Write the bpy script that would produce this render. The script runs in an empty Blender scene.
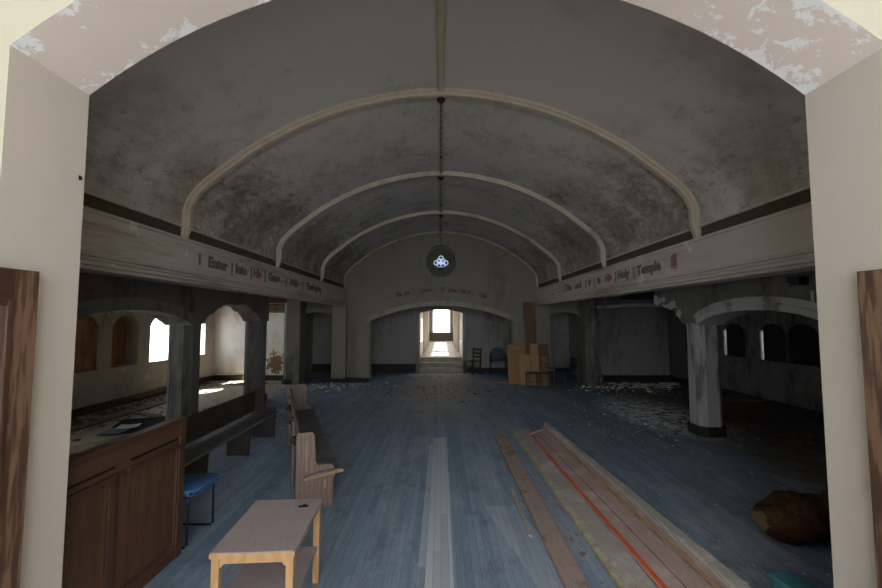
import bpy, bmesh, math, random
from mathutils import Vector, Matrix
random.seed(7)
S = bpy.context.scene
COL = S.collection
V = Vector
PI = math.pi

# ------------------------------------------------------------------ materials
class NT:
    def __init__(s, name):
        s.m = bpy.data.materials.new(name); s.m.use_nodes = True
        s.t = s.m.node_tree; s.n = s.t.nodes; s.l = s.t.links
        s.b = s.n['Principled BSDF']
        s.co = s.n.new('ShaderNodeTexCoord').outputs['Object']
    def new(s, typ, **kw):
        x = s.n.new(typ)
        for k, v in kw.items(): setattr(x, k, v)
        return x
    def set(s, inp, v):
        if hasattr(v, 'is_linked') or isinstance(v, bpy.types.NodeSocket): s.l.new(v, inp)
        else:
            if isinstance(v, (tuple, list)) and len(v) == 3 and inp.type == 'RGBA': v = (*v, 1)
            inp.default_value = v
    def mapping(s, scale=(1, 1, 1), rot=(0, 0, 0), loc=(0, 0, 0)):
        x = s.new('ShaderNodeMapping'); s.l.new(s.co, x.inputs['Vector'])
        x.inputs['Scale'].default_value = scale; x.inputs['Rotation'].default_value = rot; x.inputs['Location'].default_value = loc
        return x.outputs[0]
    def noise(s, scale, vec=None, detail=5, rough=.6, dist=0):
        x = s.new('ShaderNodeTexNoise'); s.l.new(vec or s.co, x.inputs['Vector'])
        x.inputs['Scale'].default_value = scale; x.inputs['Detail'].default_value = detail
        x.inputs['Roughness'].default_value = rough; x.inputs['Distortion'].default_value = dist
        return x.outputs[0]
    def ramp(s, fac, a, b):
        x = s.new('ShaderNodeMapRange', interpolation_type='SMOOTHSTEP'); s.l.new(fac, x.inputs[0])
        x.inputs[1].default_value = a; x.inputs[2].default_value = b
        return x.outputs[0]
    def mix(s, f, a, b, mode='MIX'):
        x = s.new('ShaderNodeMix', data_type='RGBA', blend_type=mode)
        s.set(x.inputs[0], f); s.set(x.inputs[6], a); s.set(x.inputs[7], b)
        return x.outputs[2]
    def math(s, op, a, b=0.0, c=None):
        x = s.new('ShaderNodeMath', operation=op)
        s.set(x.inputs[0], a); s.set(x.inputs[1], b)
        if c is not None: s.set(x.inputs[2], c)
        return x.outputs[0]
    def xyz(s):
        x = s.new('ShaderNodeSeparateXYZ'); s.l.new(s.co, x.inputs[0]); return x.outputs
    def bump(s, h, strength=.3, dist=.01):
        x = s.new('ShaderNodeBump'); s.l.new(h, x.inputs['Height'])
        x.inputs['Strength'].default_value = strength; x.inputs['Distance'].default_value = dist
        s.l.new(x.outputs[0], s.b.inputs['Normal'])
    def fin(s, col, rough=.8, spec=.3, metal=0):
        s.set(s.b.inputs['Base Color'], col); s.set(s.b.inputs['Roughness'], rough)
        s.b.inputs['Specular IOR Level'].default_value = spec; s.b.inputs['Metallic'].default_value = metal
        return s.m

def plaster(name, base, stain, amt=(.5, .75), scale=1.2, streak=(1, 1, .35), fine=None, fine_amt=(.62, .7), fscale=6, rough=.9):
    m = NT(name)
    n1 = m.noise(scale, m.mapping(streak), 8, .65, .3)
    n2 = m.noise(9, m.mapping(streak), 6, .7)
    f = m.ramp(m.math('ADD', n1, m.math('MULTIPLY', m.math('SUBTRACT', n2, .5), .5)), *amt)
    c = m.mix(f, base, stain)
    n3 = m.noise(.5, None, 3)
    c = m.mix(m.ramp(n3, .3, .7), c, tuple(x * .8 for x in base), 'MIX') if False else c
    if fine:
        n4 = m.noise(fscale, None, 8, .6, .4)
        n5 = m.noise(1.1, None, 2)
        g = m.ramp(m.math('ADD', n4, m.math('MULTIPLY', m.math('SUBTRACT', n5, .5), .6)), *fine_amt)
        c = m.mix(g, c, fine)
    m.bump(m.noise(60, None, 4), .25, .004)
    return m.fin(c, rough, .2)

def wood(name, a, b, scale=(9, 1, 9), rough=.55, spec=.4, wear=None, wear_amt=(.55, .8), ring=3.0):
    m = NT(name)
    mp = m.mapping(scale)
    w = m.new('ShaderNodeTexWave', wave_type='BANDS', bands_direction='X'); m.l.new(mp, w.inputs[0])
    w.inputs['Scale'].default_value = ring * .4; w.inputs['Distortion'].default_value = 7; w.inputs['Detail'].default_value = 3; w.inputs['Detail Scale'].default_value = 1.2
    n = m.noise(4, mp, 6, .7)
    f = m.math('ADD', m.math('MULTIPLY', w.outputs['Fac'], .6), m.math('MULTIPLY', n, .5))
    c = m.mix(m.ramp(f, .2, .9), a, b)
    if wear:
        n2 = m.noise(2.5, None, 8, .7)
        c = m.mix(m.ramp(n2, *wear_amt), c, wear)
    g = m.noise(70, m.mapping((1, .15, 1) if scale[1] < scale[0] else (1, 1, .15)), 4, .7)
    c = m.mix(m.math('MULTIPLY', m.ramp(g, .5, .68), .35), c, tuple(q * .5 for q in a))
    m.bump(n, .2, .003)
    return m.fin(c, rough, spec)

def plain(name, c, rough=.6, spec=.4, metal=0, var=.15):
    m = NT(name)
    n = m.noise(12, None, 5)
    cc = m.mix(m.ramp(n, .3, .7), c, tuple(x * (1 - var) for x in c))
    return m.fin(cc, rough, spec, metal)

M = {}
M['chancel'] = plaster('cream_plaster', (.51, .455, .385), (.455, .40, .335), (.5, .8), .8)
def chancel_soffit():
    m = NT('peeling_paint_plaster')
    base = (.74, .65, .585)
    n1 = m.noise(1.6, None, 3, .5, .5); n2 = m.noise(10, None, 10, .72, .2)
    x, y, z = m.xyz()
    edge = m.math('MULTIPLY', m.ramp(m.math('ABSOLUTE', m.math('SUBTRACT', y, 2.0)), .04, .25), .13)
    v = m.math('ADD', m.math('ADD', m.math('MULTIPLY', n1, .45), m.math('MULTIPLY', n2, .8)), edge)
    c = m.mix(m.ramp(v, .72, .732), base, (.88, .88, .87))
    m.bump(v, .25, .01)
    return m.fin(c, .85, .2)
M['soffit'] = chancel_soffit()
def peeled_face():
    m = NT('cream_face_peeling_above')
    n2 = m.noise(7, None, 8, .62, .6); x, y, z = m.xyz()
    v = m.math('ADD', n2, m.ramp(m.math('SUBTRACT', z, m.math('MULTIPLY', n2, .1)), 3.40, 3.48))
    c = m.mix(m.ramp(v, 1.2, 1.28), (.40, .37, .28), (.40, .37, .33))
    c = m.mix(m.ramp(v, 1.44, 1.46), c, (.62, .61, .60))
    c = m.mix(m.math('MULTIPLY', m.ramp(n2, .5, .45), m.ramp(z, 3.40, 3.42)), c, (.56, .53, .50))
    return m.fin(c, .85, .2)
M['face'] = peeled_face()
def vault_mat():
    m = NT('mouldy_vault_plaster')
    x, y, z = m.xyz()
    base = (.50, .475, .45)
    n1 = m.noise(1.3, m.mapping((1, 1, 1)), 8, .6, .2); n2 = m.noise(7, m.mapping((1.6, .7, 1)), 10, .8)
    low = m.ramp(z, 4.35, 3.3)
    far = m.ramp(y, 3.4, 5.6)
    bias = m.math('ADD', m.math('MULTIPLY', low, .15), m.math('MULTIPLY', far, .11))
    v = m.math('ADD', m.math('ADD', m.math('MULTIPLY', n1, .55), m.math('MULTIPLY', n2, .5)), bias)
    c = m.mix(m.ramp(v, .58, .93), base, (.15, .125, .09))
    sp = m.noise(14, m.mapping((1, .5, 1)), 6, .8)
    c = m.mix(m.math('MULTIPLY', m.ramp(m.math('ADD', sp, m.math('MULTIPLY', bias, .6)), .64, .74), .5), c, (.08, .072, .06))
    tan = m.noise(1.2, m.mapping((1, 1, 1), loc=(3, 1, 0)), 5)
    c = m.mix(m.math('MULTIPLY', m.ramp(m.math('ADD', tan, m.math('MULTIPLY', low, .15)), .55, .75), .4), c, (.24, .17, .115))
    m.bump(m.noise(40, None, 5), .3, .006)
    return m.fin(c, .92, .15)
M['vault'] = vault_mat()
M['archback'] = plaster('arch_moulding_plaster', (.27, .235, .18), (.18, .15, .11), (.45, .7), 2.5)
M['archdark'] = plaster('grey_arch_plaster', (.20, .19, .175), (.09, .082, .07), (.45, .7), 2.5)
M['rib'] = plaster('rib_plaster', (.42, .36, .28), (.27, .22, .165), (.5, .75), 2)
M['cornice'] = plaster('cornice_plaster', (.38, .335, .295), (.21, .175, .145), (.45, .75), 1.4, (1, .25, 3), (.50, .46, .42), (.66, .72), 5)
M['band'] = plain('brown_painted_band', (.075, .055, .038), .8, .2)
M['backwall'] = plaster('back_wall_plaster', (.195, .168, .125), (.13, .108, .078), (.5, .78), .9)
M['arcade'] = plaster('dark_stained_plaster', (.15, .138, .12), (.065, .058, .05), (.45, .72), 1.5, (1, 1, .35), (.3, .3, .29), (.74, .8))  # dark grey plaster with darker stains
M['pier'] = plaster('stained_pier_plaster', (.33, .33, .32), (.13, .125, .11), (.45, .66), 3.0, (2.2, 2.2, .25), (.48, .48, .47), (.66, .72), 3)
M['archband'] = plaster('arch_band_plaster', (.42, .41, .39), (.2, .18, .15), (.5, .7), 2.5)
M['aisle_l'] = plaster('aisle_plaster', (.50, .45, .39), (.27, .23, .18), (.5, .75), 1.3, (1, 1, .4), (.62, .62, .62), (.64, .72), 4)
M['aisle_r'] = plaster('shaded_aisle_plaster', (.135, .13, .12), (.05, .046, .04), (.45, .7), 1.2)  # shade of the unlit right aisle put into a darker plaster colour
M['endwall'] = plaster('peeling_end_wall_plaster', (.50, .47, .42), (.40, .33, .24), (.5, .75), 1.1, (1, 1, .6), (.15, .085, .05), (.77, .79), 2.6)
def endw():
    m = NT('stained_end_wall'); x, y, z = m.xyz()
    n = m.noise(2.2, m.mapping((1, 1, .6)), 8, .65); n2 = m.noise(7, None, 8, .7)
    c = m.mix(m.ramp(n, .45, .7), (.60, .57, .52), (.46, .38, .28))
    dx = m.math('DIVIDE', m.math('ADD', x, 5.15), .42); dz = m.math('DIVIDE', m.math('SUBTRACT', z, .55), .55)
    d = m.math('ADD', m.math('SQRT', m.math('ADD', m.math('MULTIPLY', dx, dx), m.math('MULTIPLY', dz, dz))), m.math('MULTIPLY', m.math('SUBTRACT', n2, .5), 2.2))
    c = m.mix(m.ramp(d, .62, .5), c, (.17, .09, .05))
    m.bump(n2, .4, .02); return m.fin(c, .9, .2)
M['endwall'] = endw()
M['end_r'] = plaster('grey_green_end_wall', (.26, .26, .235), (.13, .125, .11), (.45, .7), .8)
M['vest'] = plaster('vestibule_plaster', (.23, .22, .195), (.12, .11, .09), (.45, .75), 1.0)
M['corridor'] = plaster('corridor_plaster', (.30, .26, .20), (.2, .165, .12), (.5, .75), 1.5)
M['step'] = wood('dusty_step_wood', (.34, .29, .235), (.28, .23, .18), (.6, 3, 3), .8, .2, (.38, .34, .29))
M['base'] = plain('black_brown_baseboard', (.02, .017, .014), .7, .3)
M['ceiling'] = plaster('aisle_ceiling_plaster', (.16, .14, .12), (.05, .045, .04), (.45, .65), 1.5)
M['lath'] = wood('exposed_lath', (.19, .095, .045), (.06, .035, .02), (1, 6, 30), .9, .1)
M['black'] = plain('black_metal', (.008, .008, .008), .4, .5, .5)
M['iron'] = plain('dull_iron', (.02, .019, .016), .6, .4, .6)
M['oak'] = wood('oak_grain', (.20, .115, .068), (.07, .034, .02), (12, 12, 1.3), .4, .5, ring=5.5)
M['oakdark'] = wood('dark_oak', (.09, .045, .028), (.05, .025, .015), (20, 20, 2), .4, .5)
M['panelwood'] = wood('brown_panel_wood', (.105, .05, .024), (.07, .032, .015), (16, 16, 1.5), .5, .5)
M['railwood'] = wood('brown_rail_wood', (.085, .04, .021), (.052, .025, .014), (16, 1.5, 16), .4, .5)
M['slot'] = plain('shadow_gap_paint', (.012, .008, .006), .8, .2)
M['pew'] = wood('weathered_pew_wood', (.165, .112, .088), (.125, .083, .063), (6, 1.5, 2), .6, .35, (.27, .25, .25), (.52, .8))
M['pewdark'] = wood('dark_pew_wood', (.045, .032, .024), (.022, .016, .012), (12, 1.5, 12), .6, .3, (.09, .085, .08), (.6, .85))
M['pewseat'] = wood('dusty_dark_seat', (.12, .115, .115), (.065, .06, .06), (12, 1.5, 12), .55, .35, (.2, .205, .215), (.45, .8))
M['newwood'] = wood('bare_pale_wood', (.30, .19, .105), (.22, .135, .07), (18, 2, 18), .5, .4)
M['tabletop'] = wood('dusty_laminate', (.30, .245, .235), (.25, .20, .195), (22, 2, 2), .5, .4, (.36, .31, .30), (.45, .8))
M['tableedge'] = wood('honey_wood', (.43, .255, .12), (.36, .205, .09), (3, 3, 3), .45, .4)
M['plankgrey'] = wood('grey_plank', (.34, .305, .27), (.24, .21, .185), (16, 1.2, 4), .75, .25, (.44, .41, .38), (.47, .72))
M['plankpink'] = wood('reddish_plank', (.38, .275, .24), (.28, .195, .17), (16, 1.2, 4), .75, .25, (.46, .38, .35), (.47, .72))
M['plankbrown'] = wood('brown_plank', (.33, .255, .22), (.23, .17, .14), (16, 1.2, 4), .8, .25, (.17, .085, .055), (.55, .68))
M['paleedge'] = plain('pale_yellow_edge', (.42, .37, .27), .8, .2, 0, .4)
M['red'] = plain('orange_red_stripe', (.52, .085, .028), .6, .3)
M['tanstrip'] = wood('tan_strip', (.40, .25, .14), (.26, .15, .08), (16, 1.2, 4), .7)
M['blue'] = plain('blue_plastic', (.04, .115, .25), .65, .3)
M['bluedark'] = plain('dark_blue_fabric', (.05, .065, .085), .7, .3)
M['navy'] = plain('navy_plastic', (.008, .016, .04), .5, .4)
M['ply'] = wood('plywood', (.30, .16, .07), (.21, .105, .043), (6, 6, 1), .7, .3)
M['ply2'] = wood('light_plywood', (.34, .20, .105), (.26, .15, .075), (6, 6, 1), .7, .3)
M['plyd'] = wood('dark_board', (.14, .07, .035), (.09, .043, .022), (6, 6, 1), .7, .3)
M['chairwood'] = wood('brown_chair_wood', (.06, .035, .02), (.035, .02, .012), (12, 12, 2), .5, .4)
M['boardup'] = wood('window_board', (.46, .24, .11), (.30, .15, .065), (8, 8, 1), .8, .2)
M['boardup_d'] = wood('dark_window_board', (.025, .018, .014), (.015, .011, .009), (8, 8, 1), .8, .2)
M['sill'] = plaster('pale_sill', (.5, .47, .43), (.3, .27, .22))
M['chips'] = plain('pale_plaster_chips', (.55, .54, .52), .9, .2, 0, .4)
M['rubble'] = plain('grey_brown_rubble', (.16, .145, .125), .95, .2, 0, .5)
M['splinter'] = plain('wood_splinters', (.33, .22, .14), .9, .2, 0, .5)
M['paper'] = plain('dusty_white_paper', (.55, .55, .55), .8)
M['bluepaper'] = plain('blue_card', (.07, .14, .25), .6)
M['card'] = plain('tan_card', (.22, .18, .13), .9, .2, 0, .35)
M['darkcard'] = plain('black_sheet', (.02, .02, .022), .95, .1)
M['teal'] = plain('teal_plastic', (.03, .12, .14), .5, .5)
M['ink'] = plain('faded_black_lettering', (.12, .10, .09), .9)
M['inkred'] = plain('faded_red_lettering', (.22, .10, .085), .9)
M['inkback'] = plain('dark_red_lettering', (.13, .07, .06), .9)
def fibre():
    m = NT('brown_matted_fibre')
    n = m.noise(30, None, 8, .8, 1); n2 = m.noise(4, None, 3)
    c = m.mix(m.ramp(n, .35, .65), (.035, .02, .010), (.13, .075, .036)); c = m.mix(m.ramp(n2, .42, .6), c, (.05, .02, .013))
    m.bump(n, 1, .02); return m.fin(c, .95, .1)
M['fibre'] = fibre()
M['fibreend'] = plain('tan_foam_face', (.13, .10, .06), .9, .2)
def glow(name, c, s):
    m = NT(name); m.b.inputs['Emission Color'].default_value = (*c, 1); m.b.inputs['Emission Strength'].default_value = s
    return m.fin(c)
M['stained'] = glow('glowing_glass', (.45, .55, .8), .55)  # glow set in the glass stands in for daylight behind it
M['stained2'] = glow('glowing_pale_glass', (.62, .68, .8), .35)

def floor_mat():
    m = NT('worn_blue_grey_floorboards')
    x, y, z = m.xyz()
    mp = m.mapping((1, 1, 1), (0, 0, PI / 2))
    def brick(w, h, mort):
        b = m.new('ShaderNodeTexBrick'); m.l.new(mp, b.inputs['Vector'])
        b.inputs['Scale'].default_value = 1; b.inputs['Brick Width'].default_value = w; b.inputs['Row Height'].default_value = h
        b.inputs['Mortar Size'].default_value = mort; b.inputs['Mortar Smooth'].default_value = .2
        b.inputs['Color1'].default_value = (0, 0, 0, 1); b.inputs['Color2'].default_value = (1, 1, 1, 1); b.inputs['Mortar'].default_value = (.5, .5, .5, 1)
        b.offset = .37; b.offset_frequency = 2
        return b
    b = brick(1.7, .06, .0022)
    rnd = m.math('MULTIPLY', b.outputs['Color'], 1.0)
    base = m.mix(rnd, (.125, .175, .235), (.185, .24, .30))
    # blue-grey paint scuffed by feet
    wear = m.noise(1.3, m.mapping((2, .5, 1)), 8, .7, .3)
    base = m.mix(m.math('MULTIPLY', m.ramp(wear, .45, .72), .7), base, (.31, .335, .37))
    spots = m.noise(3.2, m.mapping((1, .6, 1), loc=(5, 2, 0)), 8, .72)
    base = m.mix(m.math('MULTIPLY', m.ramp(spots, .5, .7), .65), base, (.085, .095, .11))
    # bare board strips where carpet runners were lifted
    def band(v, a, b_): return m.math('MULTIPLY', m.math('GREATER_THAN', v, a), m.math('LESS_THAN', v, b_))
    s1 = m.math('MULTIPLY', band(x, -.118, .092), m.math('LESS_THAN', y, 6.55))
    s2 = m.math('MULTIPLY', band(x, -.178, -.118), band(y, 3.2, 6.2))
    s4 = m.math('MULTIPLY', band(m.math('ADD', x, m.math('MULTIPLY', y, .2)), 1.28, 1.6), m.math('MULTIPLY', m.math('LESS_THAN', y, 4.2), band(x, .3, .9)))
    ss = m.math('MINIMUM', m.math('ADD', m.math('ADD', s1, m.math('MULTIPLY', s2, .5)), m.math('MULTIPLY', s4, .4)), 1.0)
    bare = m.mix(rnd, (.36, .385, .41), (.46, .475, .48))
    base = m.mix(m.math('MULTIPLY', ss, .8), base, bare)
    n = m.noise(2.2, None, 6, .7)
    # brown dust in the middle of the far end
    d = m.math('MULTIPLY', m.ramp(y, 6.5, 11), m.ramp(m.math('ABSOLUTE', m.math('ADD', x, m.math('MULTIPLY', m.math('SUBTRACT', n, .5), 1.5))), 1.3, .6))
    base = m.mix(m.math('MULTIPLY', d, .85), base, (.34, .295, .25))
    # dirt in the aisles, coloured lighter on the left in place of light
    ax = m.ramp(m.math('ADD', m.math('ABSOLUTE', x), m.math('MULTIPLY', m.math('SUBTRACT', n, .5), 1.2)), 3.9, 4.7)
    base = m.mix(m.math('MULTIPLY', m.ramp(m.math('SUBTRACT', m.math('ADD', n, .12), m.math('MULTIPLY', m.math('LESS_THAN', x, 0.0), -.15)), .4, .62), ax), base, m.mix(m.math('LESS_THAN', x, 0.0), (.14, .11, .085), (.27, .22, .165)))
    # plaster dust near the pier, colour raised in place of missing light
    n6 = m.noise(6, None, 8, .7)
    dx = m.math('DIVIDE', m.math('SUBTRACT', x, 4.3), .9); dy = m.math('DIVIDE', m.math('SUBTRACT', y, 8.2), 1.6)
    dist = m.math('SQRT', m.math('ADD', m.math('MULTIPLY', dx, dx), m.math('MULTIPLY', dy, dy)))
    dust = m.math('MULTIPLY', m.ramp(dist, 1.35, .5), m.ramp(n6, .44, .54))
    base = m.mix(m.math('MULTIPLY', dust, .95), base, (.80, .79, .78))
    fn = m.noise(45, m.mapping((1, .12, 1)), 5, .7)
    base = m.mix(m.math('MULTIPLY', m.ramp(fn, .5, .7), .3), base, (.38, .41, .44))
    base = m.mix(m.math('MULTIPLY', b.outputs['Fac'], .42), base, (.04, .045, .055))
    m.bump(m.math('SUBTRACT', fn, b.outputs['Fac']), .25, .003)
    return m.fin(base, m.math('ADD', .55, m.math('MULTIPLY', n, .25)), .3)
M['floor'] = floor_mat()
M['chancelfloor'] = plaster('pale_bounce_floor', (.52, .50, .47), (.43, .41, .38))

# ------------------------------------------------------------------ mesh helpers
def link(name, bm, mats, parent=None, smooth=False):
    me = bpy.data.meshes.new(name)
    bmesh.ops.recalc_face_normals(bm, faces=bm.faces[:])
    bm.to_mesh(me); bm.free()
    for mm in (mats if isinstance(mats, (list, tuple)) else [mats]): me.materials.append(M[mm] if isinstance(mm, str) else mm)
    if smooth:
        for p in me.polygons: p.use_smooth = True
    o = bpy.data.objects.new(name, me); COL.objects.link(o)
    if parent: o.parent = parent
    return o
def tag(o, label, cat, group=None, kind=None):
    if label: o['label'] = label
    if cat: o['category'] = cat
    if group: o['group'] = group
    if kind: o['kind'] = kind
    return o
def thing(name, label, cat, loc=(0, 0, 0), rz=0, group=None):
    o = bpy.data.objects.new(name, None); COL.objects.link(o)
    o.location = loc; o.rotation_euler = (0, 0, rz); o.empty_display_size = .1
    return tag(o, label, cat, group)
def struct(name, bm, mats, parent=None, smooth=False):
    o = link(name, bm, mats, parent, smooth)
    if not parent: o['kind'] = 'structure'
    return o
def copy_tree(o, parent=None):
    c = o.copy(); COL.objects.link(c)
    if parent: c.parent = parent
    for ch in list(o.children): copy_tree(ch, c)
    return c
def box(bm, a, b, bev=0, mi=0):
    x0, y0, z0 = [min(p, q) for p, q in zip(a, b)]; x1, y1, z1 = [max(p, q) for p, q in zip(a, b)]
    vs = [bm.verts.new(p) for p in ((x0, y0, z0), (x1, y0, z0), (x1, y1, z0), (x0, y1, z0), (x0, y0, z1), (x1, y0, z1), (x1, y1, z1), (x0, y1, z1))]
    fs = [bm.faces.new([vs[i] for i in q]) for q in ((0, 3, 2, 1), (4, 5, 6, 7), (0, 1, 5, 4), (1, 2, 6, 5), (2, 3, 7, 6), (3, 0, 4, 7))]
    for f in fs: f.material_index = mi
    if bev: bmesh.ops.bevel(bm, geom=list({e for f in fs for e in f.edges}), offset=bev, segments=2, affect='EDGES', profile=.6)
def mkbox(name, a, b, mat, parent=None, bev=0):
    bm = bmesh.new(); box(bm, a, b, bev); return link(name, bm, mat, parent)
def prism(bm, pts, h0, h1, axis='z', mi=0, bev=0):
    """extrude 2-D polygon along an axis"""
    def P(p, h):
        if axis == 'z': return (p[0], p[1], h)
        if axis == 'y': return (p[0], h, p[1])
        return (h, p[0], p[1])
    A = [bm.verts.new(P(p, h0)) for p in pts]; B = [bm.verts.new(P(p, h1)) for p in pts]
    fs = [bm.faces.new(A), bm.faces.new(B[::-1])]
    n = len(pts)
    for i in range(n): fs.append(bm.faces.new((A[i], A[(i + 1) % n], B[(i + 1) % n], B[i])))
    for f in fs: f.material_index = mi
    if bev: bmesh.ops.bevel(bm, geom=list({e for f in fs for e in f.edges}), offset=bev, segments=2, affect='EDGES', profile=.6)
def bar(bm, p, q, w, h=None, mi=0, up=(0, 0, 1)):
    """rectangular bar between two points"""
    p, q = V(p), V(q); h = h or w
    d = (q - p); L = d.length; d.normalize(); u = V(up)
    if abs(d.dot(u)) > .95: u = V((0, 1, 0))
    s = d.cross(u).normalized(); t = s.cross(d).normalized()
    vs = []
    for e in (p, q):
        for a, b in ((-1, -1), (1, -1), (1, 1), (-1, 1)): vs.append(bm.verts.new(e + s * (a * w / 2) + t * (b * h / 2)))
    for f in ((0, 1, 2, 3), (7, 6, 5, 4), (0, 4, 5, 1), (1, 5, 6, 2), (2, 6, 7, 3), (3, 7, 4, 0)):
        bm.faces.new([vs[i] for i in f]).material_index = mi
def tube(bm, pts, r, n=8, mi=0):
    pts = [V(p) for p in pts]; rings = []
    ref = None
    for i, p in enumerate(pts):
        d = (pts[min(i + 1, len(pts) - 1)] - pts[max(i - 1, 0)]).normalized()
        if ref is None or abs(d.dot(ref)) > .95: ref = V((0, 0, 1)) if abs(d.z) < .9 else V((1, 0, 0))
        s = d.cross(ref).normalized(); t = s.cross(d).normalized()
        rings.append([bm.verts.new(p + s * math.cos(2 * PI * k / n) * r + t * math.sin(2 * PI * k / n) * r) for k in range(n)])
    for a, b in zip(rings, rings[1:]):
        for k in range(n): bm.faces.new((a[k], a[(k + 1) % n], b[(k + 1) % n], b[k])).material_index = mi
    bm.faces.new(rings[0][::-1]); bm.faces.new(rings[-1])
def lathe(bm, prof, c=(0, 0, 0), n=24, axis='z'):
    rings = []
    for r, z in prof:
        ring = []
        for k in range(n):
            a = 2 * PI * k / n; x, y = r * math.cos(a), r * math.sin(a)
            p = (c[0] + x, c[1] + y, c[2] + z) if axis == 'z' else (c[0] + x, c[1] + z, c[2] + y)
            ring.append(bm.verts.new(p))
        rings.append(ring)
    for a, b in zip(rings, rings[1:]):
        for k in range(n): bm.faces.new((a[k], a[(k + 1) % n], b[(k + 1) % n], b[k]))
    bm.faces.new(rings[0][::-1]); bm.faces.new(rings[-1])

def wall(name, s0, s1, t0, t1, H, ops, mapf, mats, face_mi=None):
    """ops: list of (a, b, bottom_fn, top_fn). mapf(s,t,z)->xyz. H number or fn."""
    Hf = H if callable(H) else (lambda s: H)
    cuts = {s0, s1}
    for a, b, *_ in ops:
        n = 28
        for i in range(n + 1): cuts.add(round(a + (b - a) * i / n, 5))
    for i in range(1, 30): cuts.add(round(s0 + (s1 - s0) * i / 30, 5))
    cuts = sorted(c for c in cuts if s0 <= c <= s1)
    bm = bmesh.new(); vd = {}
    def vt(p):
        k = tuple(round(x, 4) for x in p)
        if k not in vd: vd[k] = bm.verts.new(p)
        return vd[k]
    faces = {}
    def face(ps, mi):
        vs = []
        for p in ps:
            v = vt(p)
            if v not in vs: vs.append(v)
        if len(vs) < 3: return
        k = frozenset(vs)
        if k in faces: faces[k] = None; return
        faces[k] = (vs, mi)
    for a, b in zip(cuts, cuts[1:]):
        if b - a < 1e-4: continue
        mid = (a + b) / 2
        act = sorted([o for o in ops if o[0] < mid < o[1]], key=lambda o: o[2](mid))
        lo = (lambda s: 0.0); spans = []
        for o in act:
            if o[2](mid) > lo(mid) + 1e-3: spans.append((lo, o[2], False, True))
            lo = o[3]
        spans.append((lo, Hf, bool(act), False))
        for f0, f1, sof, _ in spans:
            z00, z01, z10, z11 = f0(a), f1(a), f0(b), f1(b)
            P = lambda s, t, z: mapf(s, t, z)
            face([P(a, t0, z00), P(b, t0, z10), P(b, t0, z11), P(a, t0, z01)], 0)
            face([P(a, t1, z00), P(b, t1, z10), P(b, t1, z11), P(a, t1, z01)], 1)
            face([P(a, t0, z00), P(b, t0, z10), P(b, t1, z10), P(a, t1, z00)], 3 if sof else 2)
            face([P(a, t0, z01), P(b, t0, z11), P(b, t1, z11), P(a, t1, z01)], 2)
            face([P(a, t0, z00), P(a, t1, z00), P(a, t1, z01), P(a, t0, z01)], 2)
            face([P(b, t0, z10), P(b, t1, z10), P(b, t1, z11), P(b, t0, z11)], 2)
    for k, v in faces.items():
        if v:
            try: bm.faces.new(v[0]).material_index = min(v[1], len(mats) - 1)
            except ValueError: pass
    bmesh.ops.recalc_face_normals(bm, faces=bm.faces[:])
    return struct(name, bm, mats)
XF = lambda s, t, z: (s, t, z)      # wall runs in X
YF = lambda s, t, z: (t, s, z)      # wall runs in Y
def const(v): return lambda s: v
def segarch(c, half, zs, za):
    """segmental/elliptic arch top function"""
    def f(s):
        u = min(1, abs(s - c) / half)
        return zs + (za - zs) * (1 - u ** 2.2) ** .75 if u < 1 else zs
    return f
def circ_arch(c, R, zc):
    return lambda s: zc - R + math.sqrt(max(0, R * R - (s - c) ** 2))

# ------------------------------------------------------------------ floor
bm = bmesh.new(); box(bm, (-7.6, 1.5, -.12), (7.6, 14.5, 0)); struct('floor', bm, 'floor')
bm = bmesh.new(); box(bm, (-3.6, -4.6, -.12), (3.6, 1.5, 0)); struct('floor_chancel', bm, 'chancelfloor')  # unseen floor, made pale to bounce light up to soffit and vault

# ------------------------------------------------------------------ proscenium wall and chancel
ja, jb = -2.0, 2.07
wall('wall_front', -7.5, 7.5, 1.78, 2.2, 5.2, [(ja, jb, const(0), circ_arch(.035, 3.2, 3.9))], XF, ['face', 'arcade', 'chancel', 'soffit'])
def rect_wall(name, *a): return wall(name, *a)
CW = 3.3
wall('wall_chancel_rear', -CW - .3, CW + .3, -4.6, -4.3, 5.2, [(-3.0, -1.1, const(.9), segarch(-2.05, .95, 4.2, 4.75)), (-.95, .95, const(.9), segarch(0, .95, 4.3, 4.9)), (1.1, 3.0, const(.9), segarch(2.05, .95, 4.2, 4.75))], XF, ['chancel'])
SW = []
wall('wall_chancel_left', -4.6, 1.78, -CW - .3, -CW, 5.2, SW, YF, ['chancel'])
wall('wall_chancel_right', -4.6, 1.78, CW, CW + .3, 5.2, SW, YF, ['chancel'])
bm = bmesh.new(); box(bm, (-CW - .3, -4.6, 5.0), (CW + .3, 1.78, 5.2)); struct('ceiling_chancel', bm, 'soffit')

# ------------------------------------------------------------------ vault
half = [(2.97, 2.96), (2.97, 3.13), (2.95, 3.22), (2.88, 3.36), (2.72, 3.53), (2.45, 3.74), (2.16, 3.95), (1.66, 4.22), (1.17, 4.41), (.68, 4.53), (.3, 4.585), (0, 4.6)]
def dense(pts, k=3):
    out = []
    n = len(pts)
    for i in range(n - 1):
        p0 = pts[max(i - 1, 0)]; p1 = pts[i]; p2 = pts[i + 1]; p3 = pts[min(i + 2, n - 1)]
        for j in range(k):
            t = j / k
            out.append(tuple(.5 * ((2 * p1[a]) + (-p0[a] + p2[a]) * t + (2 * p0[a] - 5 * p1[a] + 4 * p2[a] - p3[a]) * t * t + (-p0[a] + 3 * p1[a] - 3 * p2[a] + p3[a]) * t ** 3) for a in (0, 1)))
    out.append(pts[-1]); return out
hp = [half[0]] + dense(half[1:])
prof = [(-x, z) for x, z in hp] + [(x, z) for x, z in hp[::-1][1:]]
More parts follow.
